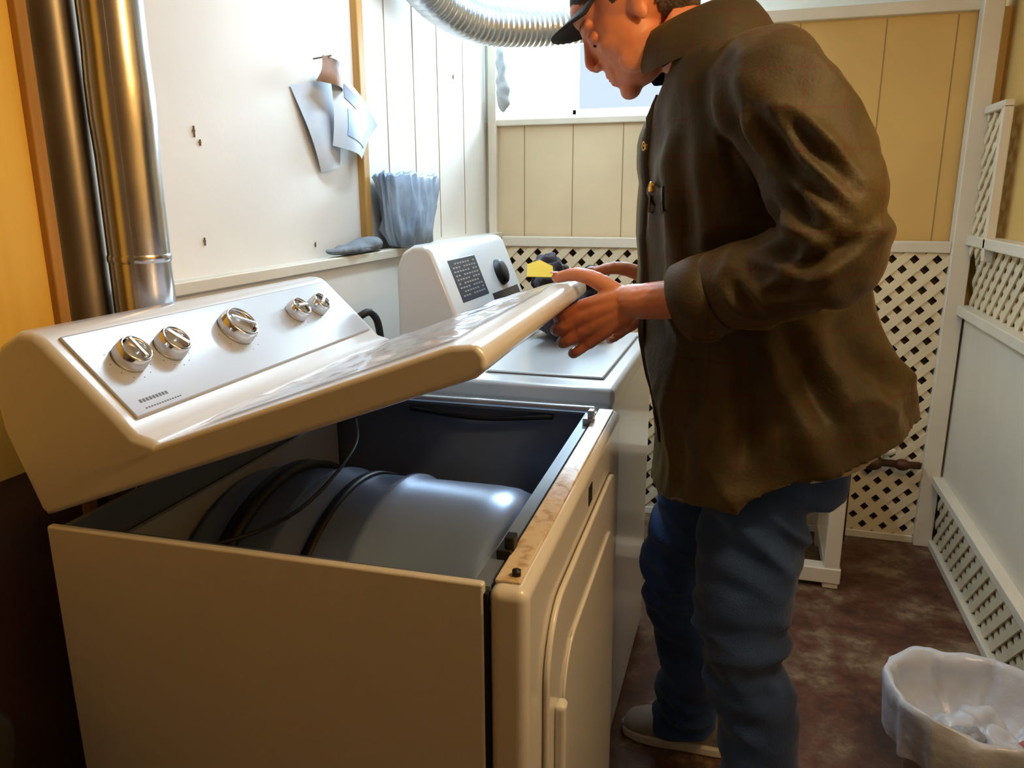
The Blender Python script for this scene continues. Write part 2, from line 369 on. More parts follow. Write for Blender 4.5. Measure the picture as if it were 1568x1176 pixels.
AL=.350
ML=MD@Matrix.Translation((0,0,T+.012))@Matrix.Rotation(.04,4,'Z')@Matrix.Rotation(-AL,4,'Y')@Matrix.Rotation(-.012,4,'X')
LL=.625
lp=[(0,0),(LL-.02,0),(LL-.004,.006),(LL,.02),(LL-.006,.034),(LL-.035,.041),(.20,.041),(.02,.041)]
prism('lid_top',lp,0,W,M_app,dr,bevel=.007,mtx=ML)
cprof=[(-.002,.0),(-.004,.12),(.012,.185),(.045,.215),(.08,.222),(.103,.213),(.112,.198),(.165,.088),(.178,.06),(.205,.041),(.2,.02)]
prism('console_housing',cprof,0,W,M_app,dr,bevel=.016,mtx=ML,seg=4)
bm=bmesh.new();g_=[]
NU,NW=60,80
for i in range(NU+1):
    row=[]
    for j in range(NW+1):
        u=.225+.355*i/NU; w_=.05+.65*j/NW
        e_=min(i,NU-i,j,NW-j)/6; e_=min(1,e_)
        h=.0435+ (.0035+.007*noise.noise(V((u*9,w_*7,0)))+.005*noise.noise(V((u*26+w_*8,w_*20,2))))*e_
        u+=.012*noise.noise(V((w_*9,3,0)))
        row.append(bm.verts.new((u,w_,max(h,.0422))))
    g_.append(row)
for i in range(NU):
    for j in range(NW): bm.faces.new([g_[i][j],g_[i+1][j],g_[i+1][j+1],g_[i][j+1]])
finish(bm,'lid_highlight_film',mat('lid_highlight_white',(246,242,250),.10,alpha=.72,coat=1),dr,mtx=ML,recalc=False)  # wrinkled white sheet added to paint the lid's wavy highlights
a=V((.110,0,.2035));b=V((.172,0,.074)); dv=(b-a).normalized(); nv=V((-dv.z,0,dv.x))
if nv.x<0: nv=-nv
MP=ML@Matrix(((dv.x,0,nv.x,a.x),(dv.y,1,nv.y,a.y),(dv.z,0,nv.z,a.z),(0,0,0,1)))
pl=(b-a).length
box('control_panel',(.004,.022,-.01),(pl-.002,W-.022,.0035),M_panelgrey,dr,bevel=.003,mtx=MP)
for i,(w,r) in enumerate(((.085,.023),(.165,.023),(.325,.031),(.515,.021),(.595,.020))):
    K=MP@Matrix.Translation((pl*.42,w,.0035))
    lathe('knob_%d_ring'%(i+1),[(r*.8,.0),(r,.0),(r*1.02,.006),(r*.96,.02),(r*.86,.024),(r*.78,.02),(r*.76,.008)],M_chrome,dr,seg=40,mtx=K)
    lathe('knob_%d_face'%(i+1),[(.0005,.017),(r*.6,.0165),(r*.8,.013)],M_dial,dr,seg=32,mtx=K)
    box('knob_%d_grip'%(i+1),(-r*.75,-.0035,.008),(r*.75,.0035,.027),M_chrome,dr,bevel=.002,mtx=K@Matrix.Rotation(.5*i,4,'Z'))
    L=[]
    for q in range(9):
        an=math.radians(-120+q*30); rr=r*1.35
        L.append(((rr*math.cos(an)-.0007,rr*math.sin(an)-.0007,-.0004),(rr*math.cos(an)+.0007,rr*math.sin(an)+.0007,.0003)))
    boxes('knob_%d_marks'%(i+1),L,M_ink,dr,mtx=K)
boxes('panel_lettering',[((pl*.83,.045+.006*k,.0034),(pl*.83+.005,.045+.006*k+.004,.0037)) for k in range(9)]+[((pl*.92,.045+.005*k,.0034),(pl*.92+.002,.045+.005*k+.003,.0037)) for k in range(14)],M_ink,dr,mtx=MP)

# ---------------------------------------------------------------- washer
wa=empty('washing_machine',(-.5,1.85,0))
WX0,WX1,WY0,WY1=-.80,-.25,1.52,2.20
box('cabinet',(WX0,WY0,.02),(WX1,WY1,.90),M_app,wa,bevel=.015,seg=4)
box('top_deck',(WX0-.002,WY0-.003,.89),(WX1+.004,WY1+.003,.93),M_app,wa,bevel=.012,seg=4)
box('lid_seam',(-.55,WY0+.07,.93),(WX1-.03,WY1-.07,.9312),M_line,wa)
box('lid',(-.547,WY0+.073,.93),(WX1-.033,WY1-.073,.9365),M_app,wa,bevel=.005)
boxes('washer_feet',[((x,y,0),(x+.04,y+.04,.025)) for x in (WX0+.02,WX1-.07) for y in (WY0+.02,WY1-.07)],M_black,wa)
wp=[(-.775,.92),(-.775,1.15),(-.76,1.19),(-.73,1.207),(-.70,1.205),(-.685,1.19),(-.60,.98),(-.585,.95),(-.56,.92)]
CY0,CY1=1.62,2.16
prism('console',wp,CY0,CY1,M_app,wa,bevel=.012,seg=4)
a=V((-.689,0,1.185));b=V((-.607,0,.985));dv=(b-a).normalized();nv=V((-dv.z,0,dv.x))
if nv.x<0: nv=-nv
MW=Matrix(((dv.x,0,nv.x,a.x),(dv.y,1,nv.y,a.y),(dv.z,0,nv.z,a.z),(0,0,0,1)));wl_=(b-a).length
box('console_face',(-.01,CY0+.02,-.01),(wl_,CY1-.02,.004),mat('washer_grey',(96,106,124),.35),wa,bevel=.003,mtx=MW)
box('console_label',(.02,CY0+.07,.003),(wl_-.09,CY0+.26,.006),mat('label_dark',(50,58,74),.4),wa,bevel=.002,mtx=MW)
boxes('label_lettering',[((.030+.010*r,CY0+.085+.018*c,.0055),(.034+.010*r,CY0+.097+.018*c,.0065)) for r in range(9) for c in range(9) if (r*5+c*3)%7!=0],M_dial,wa,mtx=MW)
K=MW@Matrix.Translation((wl_*.38,CY0+.40,.004))
lathe('timer_dial',[(.0005,.018),(.026,.018),(.033,.014),(.038,.0)],M_black,wa,seg=40,mtx=K)
box('dark_control_zone',(.0,CY0+.28,.003),(wl_-.02,CY1-.03,.005),mat('zone_dark',(36,38,48),.3),wa,bevel=.002,mtx=MW)
lp_=empty('laundry_pile',(-.48,2.06,.94))
bm=bmesh.new()
for c,r in (((-.50,2.08,1.01),(.09,.09,.075)),((-.46,2.02,.99),(.075,.13,.052)),((-.54,2.13,1.10),(.045,.055,.06)),((-.50,2.03,1.09),(.045,.06,.05)),((-.46,1.96,1.05),(.035,.06,.06)),((-.40,2.02,.99),(.06,.09,.05)),((-.48,1.91,1.05),(.035,.05,.07)),((-.43,2.10,1.07),(.04,.05,.05))): bm_ell(bm,c,r)
remesh(bm,'laundry_cloth',M_cloth2,lp_,.007,2,lambda p,n:(.022*noise.noise(p*24)+.012*noise.noise(p*52)) if p.z>.96 else 0,1)
bm=bmesh.new()
t_=[(-.036,-.024),(.032,-.028),(.036,.008),(.006,.030),(-.028,.016)]
a_=[bm.verts.new((x,y,0)) for x,y in t_]; b_=[bm.verts.new((x,y,.002)) for x,y in t_]
bm.faces.new(a_[::-1]);bm.faces.new(b_)
for i in range(5): bm.faces.new([a_[i],a_[(i+1)%5],b_[(i+1)%5],b_[i]])
finish(bm,'price_tag',M_yel,lp_,smooth=False,mtx=Matrix.Translation((-.50,1.868,1.136))@Matrix.Rotation(.5,4,'Z')@Matrix.Rotation(.75,4,'X'))

fv=empty('water_valve',(-.96,1.62,1.0))
tube('supply_pipe',[(-.985,1.62,.35),(-.985,1.62,.95),(-.985,1.62,1.02)],.009,M_pipe,fv)
tube('valve_body',[(-.985,1.62,1.0),(-.93,1.62,1.0)],.014,M_brass,fv)
tube('hose',[(-.93,1.62,1.0),(-.89,1.63,1.03),(-.86,1.66,1.04),(-.85,1.68,.95),(-.86,1.70,.6)],.009,M_black,fv,sub=6)
lathe('valve_wheel',[(.004,0),(.022,0),(.025,.005),(.022,.01),(.004,.01)],M_pipe,fv,seg=20,mtx=Matrix.Translation((-.945,1.62,1.02)))
to=empty('blue_plastic_bag',(-1.0,2.20,1.165))
bm=bmesh.new();prev=None
prof_=[(1.167,.03,.10),(1.175,.040,.12),(1.22,.046,.135),(1.28,.047,.148),(1.34,.048,.158),(1.372,.050,.166),(1.38,.046,.162),(1.36,.040,.154),(1.25,.035,.12),(1.18,.025,.09)]
BY=2.20
for i,(z,rx,ry) in enumerate(prof_):
    ring=[]
    for k in range(96):
        a_=2*math.pi*k/96;ca,sa=math.cos(a_),math.sin(a_); f=(abs(ca)**3+abs(sa)**3)**(-1/3)
        w_=(.020*noise.noise(V((ca*5,sa*7,z*16)))+.008*noise.noise(V((ca*11,sa*15,z*30))))*(1 if 0<i<9 else .2)
        ring.append(bm.verts.new((-.998+(rx+w_)*ca*f,BY+(ry+w_)*sa*f,z+.018*noise.noise(V((ca*4,sa*4,3)))*(i>3))))
    if prev:
        for k in range(96): bm.faces.new([prev[k],prev[(k+1)%96],ring[(k+1)%96],ring[k]])
    else: bm.faces.new(ring[::-1])
    prev=ring
bm.faces.new(prev)
finish(bm,'bag_shell',M_tote,to)
rg=bmesh.new()
for c,r in (((-1.01,1.86,1.180),(.034,.14,.015)),((-1.012,1.95,1.186),(.032,.08,.021))): bm_ell(rg,c,r)
remesh(rg,'grey_rag',M_cloth,None,.005,3,lambda p,n:(.010*noise.noise(p*24)) if p.z>1.175 else 0,1)

# ---------------------------------------------------------------- vent ducts
DX,DY=-.945,1.027
vd=empty('vent_duct',(DX,DY,1.0))
lathe('duct_pipe',[(.047,.0)]+[(.047+(.0022 if k in (13,14,27,28) else 0),ZC*k/40) for k in range(1,41)],M_silver,vd,seg=48,mtx=Matrix.Translation((DX,DY,0)))
box('duct_seam',(-.003,-.050,.05),(.003,-.0465,ZC-.01),M_silver,vd,mtx=Matrix.Translation((DX,DY,0))@Matrix.Rotation(.5,4,'Z'))
lathe('duct_collar',[(.0472,1.215),(.0485,1.218),(.0485,1.225),(.0472,1.228)],M_silver,vd,seg=48,mtx=Matrix.Translation((DX,DY,0)))
vd2=empty('flue_pipe',(-1.02,.985,1.0))
lathe('flue_body',[(.034,.0),(.034,.7),(.0355,.705),(.0355,.72),(.034,.725),(.034,ZC)],mat('galv_dull',(150,140,124),.4,metal=.8,nscale=6,namt=.15),vd2,seg=36,mtx=Matrix.Translation((-1.02,.985,0)))
fd=[(-.965,1.95,2.12),(-.975,2.12,1.99),(-.965,2.32,1.90),(-.89,2.52,1.855),(-.76,2.68,1.86),(-.60,2.80,1.88),(-.42,2.95,1.90),(-.27,3.25,1.94),(-.25,3.54,1.96)]
P=crom(fd,40); rr=[.060+.0022*math.sin(i*1.5) for i in range(len(P))]
bm=bmesh.new(); bm_tube(bm,P,rr,seg=32)
finish(bm,'flexible_duct',M_foil)

mg=empty('hanging_magazine',(-1.05,1.85,1.5))
def sheet(name,corners,m,curl,lift,nu=14,nv=14,sub=(0,1,0,1)):
    bm=bmesh.new();g=[]
    a,b,c,d=[V((0,)+p) for p in corners]
    for i in range(nu+1):
        row=[]
        for j in range(nv+1):
            u=sub[0]+(sub[1]-sub[0])*i/nu; v=sub[2]+(sub[3]-sub[2])*j/nv
            p=a*(1-u)*(1-v)+b*u*(1-v)+c*u*v+d*(1-u)*v
            x=XU+lift+curl*math.sin(u*math.pi)+.006*math.sin(v*4+u*2)+.008
            row.append(bm.verts.new((x,p.y,p.z)))
        g.append(row)
    for i in range(nu):
        for j in range(nv): bm.faces.new([g[i][j],g[i+1][j],g[i+1][j+1],g[i][j+1]])
    return finish(bm,name,m,mg,recalc=False)
sheet('page_back',((1.79,1.375),(1.88,1.395),(1.93,1.62),(1.68,1.57)),M_paper,.012,.0)
fq=((1.81,1.44),(1.95,1.412),(2.07,1.508),(1.82,1.64))
sheet('page_front',fq,M_paper,.02,.026)
sheet('page_picture',fq,mat('print_blue',(160,188,220),.5),.02,.0275,sub=(.25,.85,.2,.6))
sheet('page_picture_small',fq,mat('print_dark',(120,124,140),.5),.02,.0275,sub=(.2,.45,.7,.9))
sheet('cover_brown',((1.74,1.585),(1.86,1.575),(1.86,1.635),(1.785,1.65)),M_paperb,.02,.03)
tube('nail',[(XU,1.80,1.645),(XU+.05,1.80,1.65)],.002,M_dirt,mg,seg=8)

box('paper_box',(-.98,3.26,1.60),(-.90,3.33,1.70),M_ceil,None,bevel=.004)
tube('paper_roll',[(-.84,3.3,1.6),(-.84,3.3,1.76)],.03,M_ceil,None,seg=24)
bm=bmesh.new()
for c,r in (((-.975,3.05,1.78),(.022,.018,.09)),((-.965,3.05,1.70),(.028,.02,.07)),((-.98,3.05,1.85),(.014,.014,.03))): bm_ell(bm,c,r)
remesh(bm,'hanging_rag',mat('rag_grey',(170,174,176),.8),None,.006,2,lambda p,n:.01*noise.noise(p*30))

ws=empty('wooden_stand',(.1,2.8,0))
boxes('stand_frame',[((.315,2.60,0),(.365,2.65,.45)),((.315,2.93,0),(.365,2.98,.45)),((-.25,2.60,0),(-.2,2.65,.45)),((-.25,2.93,0),(-.2,2.98,.45)),
  ((-.25,2.595,.02),(.37,2.655,.075)),((-.27,2.58,.43),(.385,3.0,.465)),((.315,2.64,.05),(.365,2.94,.09))],M_trim,ws,bevel=.004)
wp_=empty('water_pipe',(.5,2.98,.3))
tube('pipe_run',[(.39,3.025,.33),(.5,3.025,.33),(.66,3.025,.33)],.014,M_pipe,wp_)
tube('pipe_drop',[(.42,3.025,.33),(.42,3.025,.0)],.010,M_pipe,wp_)
ell('valve_hub',(.50,3.02,.33),(.035,.028,.03),M_pipe,wp_)
ell('valve_handle',(.53,3.0,.385),(.04,.015,.020),M_trim,wp_)
ell('pipe_fitting',(.60,3.02,.33),(.03,.022,.022),M_pipe,wp_)
tube('valve_stem',[(.51,3.01,.34),(.52,3.0,.385)],.006,M_pipe,wp_,seg=8)

# ---------------------------------------------------------------- waste basket
tb=empty('waste_basket',(.52,1.66,0))
MB=Matrix.Translation((.535,1.645,0))
lathe('bucket',[(.001,.004),(.118,.004),(.123,.01),(.136,.16),(.138,.165),(.132,.165),(.105,.02)],M_bin,tb,seg=56,mtx=MB)
def bd(i,a,r,z):
    w=noise.noise(V((math.cos(a)*2.2,math.sin(a)*2.2,i*.4)))
    w2=math.sin(a*13+4*noise.noise(V((math.cos(a)*3,math.sin(a)*3,1))))
    k=[.014,.010,.008,.006,.006,.008,.010,.012,.014,.01,.01,0][min(i,11)]
    oval=1+.05*math.cos(2*a+.6)
    return max(.001,(r+k*(w*1.6+.35*w2))*oval),z+(.014*w if i<9 else .004*w)+(.018*noise.noise(V((math.cos(a)*4,math.sin(a)*4,9))) if i==0 else 0)
lathe('bin_liner',[(.164,.150),(.172,.19),(.176,.25),(.178,.270),(.174,.284),(.166,.284),(.157,.270),(.153,.245),(.145,.21),(.115,.180),(.07,.14),(.001,.12)],M_bag,tb,seg=150,mtx=MB,disp=bd)
bm=bmesh.new(); bm_ell(bm,(.50,1.65,.17),(.07,.06,.05)); bm_ell(bm,(.57,1.61,.18),(.05,.05,.05)); bm_ell(bm,(.55,1.69,.17),(.06,.04,.05))
remesh(bm,'crumpled_trash',M_bag,tb,.006,1,lambda p,n:.022*noise.noise(p*28))
for nm,c,r,cc in (('wrapper_red',(.612,1.60,.215),(.020,.012,.014),(180,100,96)),('wrapper_grey',(.50,1.60,.212),(.04,.022,.018),(150,156,170))):
    bm=bmesh.new(); bm_ell(bm,c,r); remesh(bm,nm,mat(nm,cc,.4),tb,.004,1,lambda p,n:.010*noise.noise(p*60),1)
bm=bmesh.new()
for c,r in (((-.87,.47,.3),(.10,.15,.3)),((-.88,.50,.6),(.085,.12,.2)),((-.88,.5,.76),(.04,.05,.08))): bm_ell(bm,c,r)
remesh(bm,'garbage_bag',M_dbag,None,.012,2,lambda p,n:.02*noise.noise(p*9)+.012*noise.noise(p*20) if p.z>.05 else 0)

# ---------------------------------------------------------------- man
man=empty('man',(.03,1.45,0))
g=math.radians(12)
fa=V((-math.cos(g),-math.sin(g),0)); sa_=V((math.sin(g),-math.cos(g),0))
def ringz(z,cx,cy,hd,hw,slope=0):
    f=fa.copy(); f.z=-slope
    return ((cx,cy,z),f*hd,sa_*hw)
SH=V((.015,1.275,1.468)); EL=V((.112,1.185,1.235)); CU=V((-.085,1.265,1.150)); WR=V((-.115,1.31,1.15))
SH2=V((-.075,1.64,1.45)); EL2=V((.03,1.72,1.20)); CU2=V((-.085,1.585,1.160))
TY=1.455
bm=bmesh.new()
bm_loft(bm,[ringz(.858,.068,TY-.01,.222,.205,.40),ringz(.92,.062,TY-.01,.216,.20,.32),ringz(1.01,.040,TY-.005,.205,.182,.16),ringz(1.12,.015,TY,.192,.165,.05),ringz(1.25,-.005,TY,.182,.165),ringz(1.37,-.015,TY,.172,.18),ringz(1.45,-.02,TY,.148,.185,-.05),ringz(1.515,-.04,TY-.005,.12,.155,-.1),ringz(1.565,-.08,TY-.015,.090,.10,-.15)],seg=56)
bm_tube(bm,[SH+V((-.01,.06,.0)),SH,SH*.55+EL*.45+V((.020,-.002,.01)),EL,EL*.5+CU*.5+V((0,0,-.006)),CU],[.085,.087,.080,.072,.067,.062],seg=28,sub=5,round_end=False)
bm_ell(bm,SH+V((-.005,.03,-.005)),(.09,.085,.08))
bm_ell(bm,EL+V((.002,0,0)),(.072,.068,.071))
bm_tube(bm,[SH2,SH2*.5+EL2*.5+V((.02,.0,0)),EL2,EL2*.5+CU2*.5,CU2],[.085,.08,.070,.060,.054],seg=24,sub=5)
bm_ell(bm,SH2,(.088,.085,.08))
def seg_d(p,a,b):
    ab=b-a;t=max(0,min(1,(p-a).dot(ab)/ab.dot(ab)));return (p-(a+ab*t)).length,t
CR=[((-.02,1.20,1.45),(.06,1.12,1.30),.014,.014),((.03,1.15,1.42),(.13,1.12,1.33),.012,.012),((.02,1.14,1.38),(.12,1.11,1.285),.010,.011),
    ((.0,1.16,1.33),(.10,1.10,1.27),.012,.015),((-.01,1.14,1.27),(.08,1.11,1.225),.013,.016),((.04,1.11,1.20),(.15,1.13,1.27),.010,.012),
    ((.01,1.12,1.17),(.09,1.12,1.20),.010,.012),((-.03,1.16,1.20),(.02,1.14,1.13),.010,.010),((-.06,1.22,1.50),(-.02,1.20,1.34),.016,.012),
    ((-.12,1.30,1.45),(-.10,1.28,1.15),.018,.012),((.05,1.28,1.12),(.16,1.30,.90),.022,.018),((.0,1.26,1.10),(.02,1.25,.86),.020,.015),((.14,1.33,1.10),(.24,1.40,.92),.02,.015),((-.08,1.27,1.08),(-.11,1.28,.83),.020,.013)]
CR=[(V(a),V(b),w,d) for a,b,w,d in CR]
def jfold(p,n):
    d1,t1=seg_d(p,SH,EL);d2,t2=seg_d(p,EL,CU)
    w1=max(0,1-max(0,d1-.09)/.03);w2=max(0,1-max(0,d2-.075)/.03)
    wa_=min(1,max(w1,w2))
    s=t1*.27 if d1<d2 else .27+t2*.2
    fold=0
    if wa_>0:
        q=s*75+2.6*noise.noise(p*6)+(p.x-p.z)*16
        amp=.002+.008*math.exp(-((s-.26)/.09)**2)
        ph=abs(math.sin(q*.5))
        fold+=wa_*amp*(ph*2-1.1)*(.6+.8*noise.noise(p*5+V((3,1,2))))
        r3=1-abs(noise.noise(V((p.x*8+p.z*7,p.y*9,p.z*7-p.x*5)))*2)
        fold+=wa_*.011*(r3-.6)
    wt=1-wa_
    r1=1-abs(noise.noise(V((p.x*5+p.z*2.6,p.y*5,p.z*2.0)))*2)
    r2=1-abs(noise.noise(V((p.x*9-p.z*4,p.y*9,p.z*3.2+4)))*2)
    fold+=wt*(.022*(r1-.5)+.011*(r2-.5))
    for a,b,w,d in CR:
        ab=b-a;t=max(0,min(1,(p-a).dot(ab)/ab.dot(ab)))
        q=p-(a+ab*t); q2=q-n*q.dot(n)
        if q.length<.09:
            dd=q2.length/w; fold+=d*(-1.2*math.exp(-dd*dd)+.7*math.exp(-((dd-1.9)/.9)**2))*math.sin(math.pi*min(max(t,.08),.92))
    return fold+.002*noise.noise(p*30)
jk=remesh(bm,'jacket',M_jacket,man,.006,4,jfold,1)
bvh=BVHTree.FromPolygons([v.co.copy() for v in jk.data.vertices],[tuple(p.vertices) for p in jk.data.polygons])
def snap(p,off=.002):
    l,n,i,d=bvh.find_nearest(V(p)); return l+n*off,n
def button(name,p,r=.009):
    l,n=snap(p); M=Matrix.Translation(l)@n.to_track_quat('Z','Y').to_matrix().to_4x4()
    lathe(name,[(.0005,.005),(r*.6,.0045),(r*.75,.006),(r,.005),(r,0)],M_brass,man,seg=20,mtx=M)
def ribbon(name,pts,w,m,off=.003,thick=.004):
    C=crom([list(p) for p in pts],8); bm=bmesh.new();prev=None
    L=[snap(p,off) for p in C]
    for i,(l,n) in enumerate(L):
        t=(L[min(i+1,len(L)-1)][0]-L[max(i-1,0)][0]).normalized(); s=t.cross(n).normalized()*w/2
        r=[bm.verts.new(l+s-n*.006),bm.verts.new(l+s*.9+n*thick),bm.verts.new(l-s*.9+n*thick),bm.verts.new(l-s-n*.006)]
        if prev:
            for k in range(3): bm.faces.new([prev[k],prev[k+1],r[k+1],r[k]])
        prev=r
    return finish(bm,name,m,man)
c0=V((-.01,TY,0))
fr=lambda z,s,d=.22:(c0.x+fa.x*d+sa_.x*s,c0.y+fa.y*d+sa_.y*s,z)
ribbon('front_placket',[fr(1.48,.0,.16),fr(1.4,.0),fr(1.2,.0),fr(1.0,.0),fr(.86,.0)],.04,M_jacket)
ribbon('chest_pocket_flap',[fr(1.31,.045),fr(1.30,.08),fr(1.31,.12,.18)],.045,M_jacket,off=.0,thick=.003)
for i,z in enumerate((1.40,1.10,)): button('front_button_%d'%(i+1),fr(z,.012))
button('pocket_button',fr(1.335,.075))
button('cuff_button',CU+V((.035,-.06,-.04)),.010)
def ringband(name,c,ax,r,h,m,th=.006,seg=40,sx=1,sy=1):
    M=Matrix.Translation(c)@ax.normalized().to_track_quat('Z','Y').to_matrix().to_4x4()@Matrix.Diagonal((sx,sy,1,1))
    return lathe(name,[(r-th,-h/2),(r,-h/2),(r+th*.4,0),(r,h/2),(r-th,h/2),(r-th,-h/2)],m,man,seg=seg,mtx=M)
ax1=(CU-EL).normalized()
ringband('cuff',CU-ax1*.025,ax1,.066,.065,M_jacket)
ringband('cuff_far',CU2,(CU2-EL2),.058,.06,M_jacket)
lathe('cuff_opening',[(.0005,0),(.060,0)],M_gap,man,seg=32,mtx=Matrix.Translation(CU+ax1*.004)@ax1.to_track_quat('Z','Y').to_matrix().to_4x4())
bm=bmesh.new();prev=None
for k in range(41):
    a=math.radians(-150+300*k/40)
    cdir=V((math.cos(a),math.sin(a),0)); 
    base=V((-.095,1.44,1.55))+V((cdir.x*.088,cdir.y*.098,cdir.x*.03))
    top=V((-.115,1.437,1.605))+V((cdir.x*.080,cdir.y*.080,cdir.x*.03))
    o=V((cdir.x,cdir.y,.2))*.010
    low=V((-.09,1.44,1.535))+V((cdir.x*.118,cdir.y*.128,cdir.x*.03))
    r=[bm.verts.new(base-o),bm.verts.new(top-o*.6),bm.verts.new(top+o*.6+V((0,0,.004))),bm.verts.new((low+top)/2+o*1.2),bm.verts.new(low)]
    if prev:
        for q in range(4): bm.faces.new([prev[q],prev[q+1],r[q+1],r[q]])
    prev=r
cl=finish(bm,'collar',M_jacket,man)
s=cl.modifiers.new('sub','SUBSURF'); s.levels=1; s.render_levels=1
bm=bmesh.new(); bm_loft(bm,[ringz(.848,.140,TY,.145,.13,.42),ringz(.88,.130,TY,.150,.14,.38),ringz(.93,.10,TY,.13,.13,.3)],seg=48)
remesh(bm,'shirt_tail',M_shirt,man,.008,2,lambda p,n:.008*noise.noise(p*14))

H1,K1,A1=V((.07,1.385,.88)),V((.035,1.35,.50)),V((.085,1.335,.10))
H2,K2,A2=V((.0,1.53,.88)),V((-.10,1.59,.48)),V((-.075,1.655,.10))
bm=bmesh.new()
bm_loft(bm,[ringz(.78,.055,TY,.135,.155),ringz(.88,.06,TY,.140,.15),ringz(.97,.04,TY,.12,.13)],seg=40)
bm_tube(bm,[H1,H1*.5+K1*.5+V((-.015,0,0)),K1,K1*.5+A1*.5+V((.02,0,0)),A1+V((0,0,.04)),A1+V((0,0,-.05))],[.092,.094,.080,.076,.070,.076],seg=28,sub=5)
bm_tube(bm,[H2,H2*.5+K2*.5+V((-.015,0,0)),K2,K2*.5+A2*.5+V((.02,0,0)),A2+V((0,0,.04)),A2+V((0,0,-.04))],[.095,.093,.078,.074,.068,.072],seg=28,sub=5)
def pf(p,n):
    z=p.z; kz=math.exp(-((z-.5)/.09)**2)+math.exp(-((z-.12)/.09)**2)+.4+.5*math.exp(-((z-.75)/.08)**2)
    r1=1-abs(noise.noise(V((p.x*4+p.y*3,p.y*4,p.z*13+p.x*8)))*2)
    r2=1-abs(noise.noise(V((p.x*9,p.y*8,p.z*24+3)))*2)
    return kz*(.016*(r1-.55)+.007*(r2-.5))*max(0,min(1,(.90-z)/.08))
jn=remesh(bm,'jeans',M_jeans,man,.007,4,pf,1)
def shoe(nm,ax,ay,yaw,m=M_shoe):
    R=Matrix.Translation((ax,ay,0))@Matrix.Rotation(yaw,4,'Z')
    bm=bmesh.new()
    sec=[(.075,.03,.045,.028),(.05,.036,.055,.045),(.0,.040,.062,.056),(-.05,.042,.05,.04),(-.10,.047,.042,.032),(-.15,.047,.036,.026),(-.185,.038,.030,.020),(-.20,.02,.022,.012)]
    bm_loft(bm,[((x,0,zc),(0,w,0),(0,0,h)) for x,w,zc,h in sec],seg=24,p=2.3)
    bm_tube(bm,[(.035,0,.05),(.03,0,.12)],[.042,.04],seg=20)
    bmesh.ops.transform(bm,matrix=R,verts=bm.verts[:])
    remesh(bm,nm+'_upper',m,man,.005,4,lambda p,n:.0015*noise.noise(p*60))
    out=[(.085,0),(.075,.03),(.03,.040),(-.05,.044),(-.11,.051),(-.16,.049),(-.195,.034),(-.208,0)]
    out=out+[(x,-y) for x,y in out[-2:0:-1]]
    bm=bmesh.new(); a=[bm.verts.new((x,y,.001)) for x,y in out]; b=[bm.verts.new((x,y,.026)) for x,y in out]
    bm.faces.new(a[::-1]);bm.faces.new(b)
    for i in range(len(a)): bm.faces.new([a[i],a[(i+1)%len(a)],b[(i+1)%len(a)],b[i]])
    finish(bm,nm+'_sole',M_sole,man,mtx=R,bevel=.006)
    for k in range(4):
        x=-.035-.022*k
        tube(nm+'_lace_%d'%k,[(x,-.028,.075-.008*k),(x,0,.092-.011*k),(x,.028,.075-.008*k)],.003,M_sole,man,seg=8,sub=4,mtx=R)
shoe('shoe_near',.075,1.33,.25)
shoe('shoe_far',-.025,1.685,-.05)

def hand(nm,M,wrist_from):
    bm=bmesh.new()
    def tb_(pts,r): bm_tube(bm,pts,r,seg=14,sub=4,round_end=True)
    Wp=(-.125,1.315,1.15)
    tb_([wrist_from,(-.10,1.305,1.152),Wp],[.034,.031,.029])
    K={'i':(-.213,1.320,1.136),'m':(-.218,1.314,1.114),'r':(-.212,1.316,1.092),'p':(-.200,1.323,1.072)}
    for k,(wz,r) in {'i':(.012,.0155),'m':(.004,.0155),'r':(-.006,.015),'p':(-.014,.014)}.items():
        tb_([(Wp[0],Wp[1],Wp[2]+wz),tuple((a+b)/2+(0,-.003,0)[j] for j,(a,b) in enumerate(zip((Wp[0],Wp[1],Wp[2]+wz),K[k]))),K[k]],[.018,r+.001,r-.002])
    bm_ell(bm,(-.165,1.325,1.127),(.045,.018,.036))
    tb_([K['i'],(-.246,1.322,1.117),(-.264,1.350,1.110),(-.256,1.374,1.112)],[.0122,.0108,.0096,.0082])
    tb_([K['m'],(-.252,1.318,1.094),(-.268,1.350,1.089),(-.257,1.377,1.094)],[.0122,.0108,.0096,.0082])
    tb_([K['r'],(-.243,1.320,1.071),(-.256,1.350,1.067),(-.244,1.376,1.073)],[.0115,.0102,.0092,.0078])
    tb_([K['p'],(-.226,1.326,1.051),(-.235,1.350,1.048),(-.226,1.370,1.053)],[.0104,.0090,.0080,.007])
    tb_([(-.145,1.322,1.156),(-.19,1.330,1.182),(-.230,1.345,1.190),(-.268,1.358,1.182)],[.019,.0150,.0125,.0100])
    bmesh.ops.transform(bm,matrix=M,verts=bm.verts[:])
    remesh(bm,nm,M_skin,man,.0028,4,lambda p,n:.0006*noise.noise(p*120),0)
    bm=bmesh.new(); bm_ell(bm,(-.272,1.357,1.191),(.009,.0065,.0022)); bmesh.ops.transform(bm,matrix=M,verts=bm.verts[:]); finish(bm,nm+'_thumbnail',M_nail,man)
hand('hand_near',Matrix.Translation((-.062,.0,-.010)),(-.02,1.275,1.165))
MM=Matrix.Translation((-.020,2.845,-.012))@Matrix.Diagonal((1,-1,1,1))
hand('hand_far',MM,(-.06,1.29,1.158))

